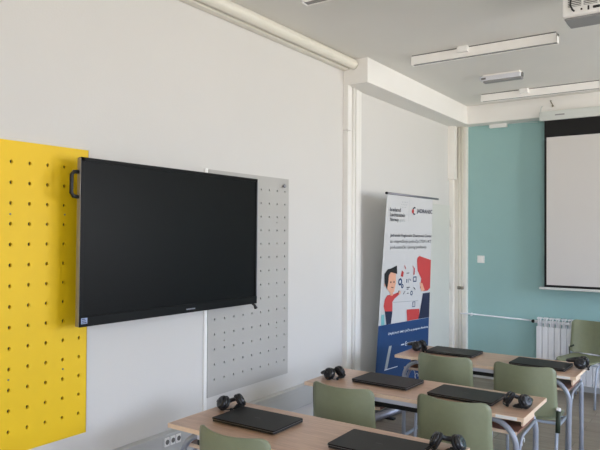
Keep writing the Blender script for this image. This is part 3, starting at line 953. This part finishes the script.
# ================================================================ LAPTOPS
def make_laptop():
    o = empty('laptop', (0, 0, 0), 'x', 'laptop', 'closed laptops on the desks')
    W2, D2 = 0.208, 0.136
    MB().prism([(-W2 + .006, -D2 + .004), (W2 - .006, -D2 + .004), (W2 - .002, -D2 + .012), (W2 - .002, D2 - .006), (W2 - .012, D2), (-W2 + .012, D2), (-W2 + .002, D2 - .006), (-W2 + .002, -D2 + .012)], 0.003, 0.0145, 'xy').build('base', M['laptop_base'], o)
    MB().prism([(-W2 + .001, -D2 + .001), (W2 - .001, -D2 + .001), (W2 - .001, D2 - .003), (-W2 + .001, D2 - .003)], 0.0145, 0.0162, 'xy').build('rim', M['laptop_rim'], o)
    MB().prism([(-W2 + .010, -D2), (W2 - .010, -D2), (W2 - .003, -D2 + .002), (W2, -D2 + .010), (W2, D2 - .008), (W2 - .008, D2 - .002), (-W2 + .008, D2 - .002), (-W2, D2 - .008), (-W2, -D2 + .010), (-W2 + .003, -D2 + .002)], 0.0162, 0.0235, 'xy', 0.0015).build('lid', M['laptop'], o)
    MB().tube([(-0.13, D2 - 0.001, 0.013), (0.13, D2 - 0.001, 0.013)], 0.006, 10).build('hinge', M['laptop_base'], o)
    for sx in (-1, 1):
        for sy in (-1, 1):
            MB().lathe([(0.008, 0), (0.008, 0.0035)], (sx * (W2 - 0.03), sy * (D2 - 0.03), 0), 'z', 10).build('rubber_foot', M['rubber'], o)
    MB().box((-0.018, -0.004, 0.0234), (0.018, 0.004, 0.0237)).build('logo_mark', M['laptop_base'], o)
    return o
lap0 = make_laptop()
laps = [
    (0.785, 2.668, 0, 'closed black laptop on the left half of the nearest desk, below the grey pegboard'),
    (1.512, 2.676, 0, 'closed black laptop on the nearest desk, at the bottom edge of the photo'),
    (0.957, 3.885, 0, 'closed black laptop on the middle desk, behind the left chair'),
    (1.525, 3.840, 0, 'closed black laptop on the middle desk, behind the right chair'),
    (0.945, 5.172, 0, 'closed black laptop on the left half of the farthest desk, beside the banner'),
    (1.678, 5.085, 0, 'closed black laptop on the right half of the farthest desk, before the radiator'),
]
rots = [R(0.5), R(1), R(-2), R(-2), R(-1), R(-2)]
for i, (x, y, a, lab) in enumerate(laps):
    c = lap0 if i == 0 else copy_tree(lap0)
    c.location = (x, y, 0.7505)
    c.rotation_euler = (0, 0, rots[i])
    c['label'] = lab

# ================================================================ HEADSETS
def make_headset():
    """over-ear headset lying on the desk: band arc in a tilted plane, two ear cups"""
    o = empty('headset', (0, 0, 0), 'x', 'headset', 'black headsets on the desks')
    # band: half ellipse from cup to cup, lying almost flat, lifted at the crown
    pts = []
    for k in range(15):
        a = PI * k / 14
        pts.append((0.060 * math.cos(a), 0.015 + 0.085 * math.sin(a), 0.058 - 0.034 * math.sin(a)))
    b = MB()
    b.tube(pts, [0.009] + [0.012] * 13 + [0.009], 10, flat=1.4)
    b.build('headband', M['black'], o)
    pad = [(x * 0.90, 0.012 + (y - 0.015) * 0.90 + 0.0, z - 0.001) for x, y, z in pts[4:11]]
    MB().tube(pad, 0.009, 10).build('band_pad', M['cushion'], o)
    for s in (-1, 1):
        rot = Matrix.Rotation(R(62 * s), 3, 'Y') @ Matrix.Rotation(R(10), 3, 'X')
        cpos = Vector((0.056 * s, 0.0, 0.0425))
        c = MB().lathe([(0.022, 0.020), (0.034, 0.016), (0.040, 0.005), (0.040, -0.004)], cpos, 'z', 20, rot=rot).build('ear_cup', M['gloss_grey'], o)
        MB().lathe([(0.041, -0.004), (0.044, -0.012), (0.040, -0.021), (0.026, -0.022), (0.020, -0.012)], cpos, 'z', 20, rot=rot).build('ear_cushion', M['cushion'], c)
        MB().tube([(0.060 * s, 0.015, 0.058), (0.070 * s, 0.005, 0.055), (0.074 * s, -0.004, 0.046)], 0.006, 8).build('yoke', M['black'], o)
    MB().tube([(-0.078, -0.005, 0.022), (-0.075, -0.03, 0.016), (-0.06, -0.05, 0.012), (-0.035, -0.06, 0.010)], 0.003, 8).build('microphone_boom', M['black'], o)
    MB().lathe([(0.004, 0), (0.008, 0.004), (0.008, 0.016), (0.004, 0.020)], (-0.04, -0.060, 0.010), 'x', 10).build('microphone', M['rubber'], o)
    cable = []
    for k in range(40):
        a = k * 0.55
        cable.append((0.02 + 0.030 * math.cos(a) + 0.0006 * k, -0.035 + 0.016 * math.sin(a), 0.0045 + 0.0005 * k))
    MB().tube(cable, 0.003, 6).build('cable', M['rubber'], o)
    return o
hs0 = make_headset()
hs_pts = [v.co.copy() for ch in hs0.children_recursive for v in ch.data.vertices]
heads = [
    (0.512, 2.775, 0.7505, R(65), (R(-4), 0), 'black headset on the left half of the nearest desk, behind a laptop corner'),
    (0.600, 3.775, 0.7505, R(75), (0, 0), 'black headset on the left end of the middle desk'),
    (1.850, 3.790, 0.7505, R(-15), (0, 0), 'black headset with shiny grey cups on the right end of the middle desk'),
    (0.655, 5.100, 0.7505, R(85), (R(10), 0), 'black headset on the left end of the farthest desk before the banner'),
    (1.955, 5.150, 0.7505, R(85), (R(12), 0), 'black headset on the right end of the farthest desk by the radiator'),
    (1.790, 2.830, 0.7505, R(10), (0, 0), 'black headset at the bottom edge beside the laptop on the nearest desk'),
]
for i, (x, y, z, a, tl, lab) in enumerate(heads):
    c = hs0 if i == 0 else copy_tree(hs0)
    c.rotation_euler = (tl[0], tl[1], a)
    rm = c.rotation_euler.to_matrix()
    c.location = (x, y, z + 0.0005 - min((rm @ p_).z for p_ in hs_pts))
    c['label'] = lab
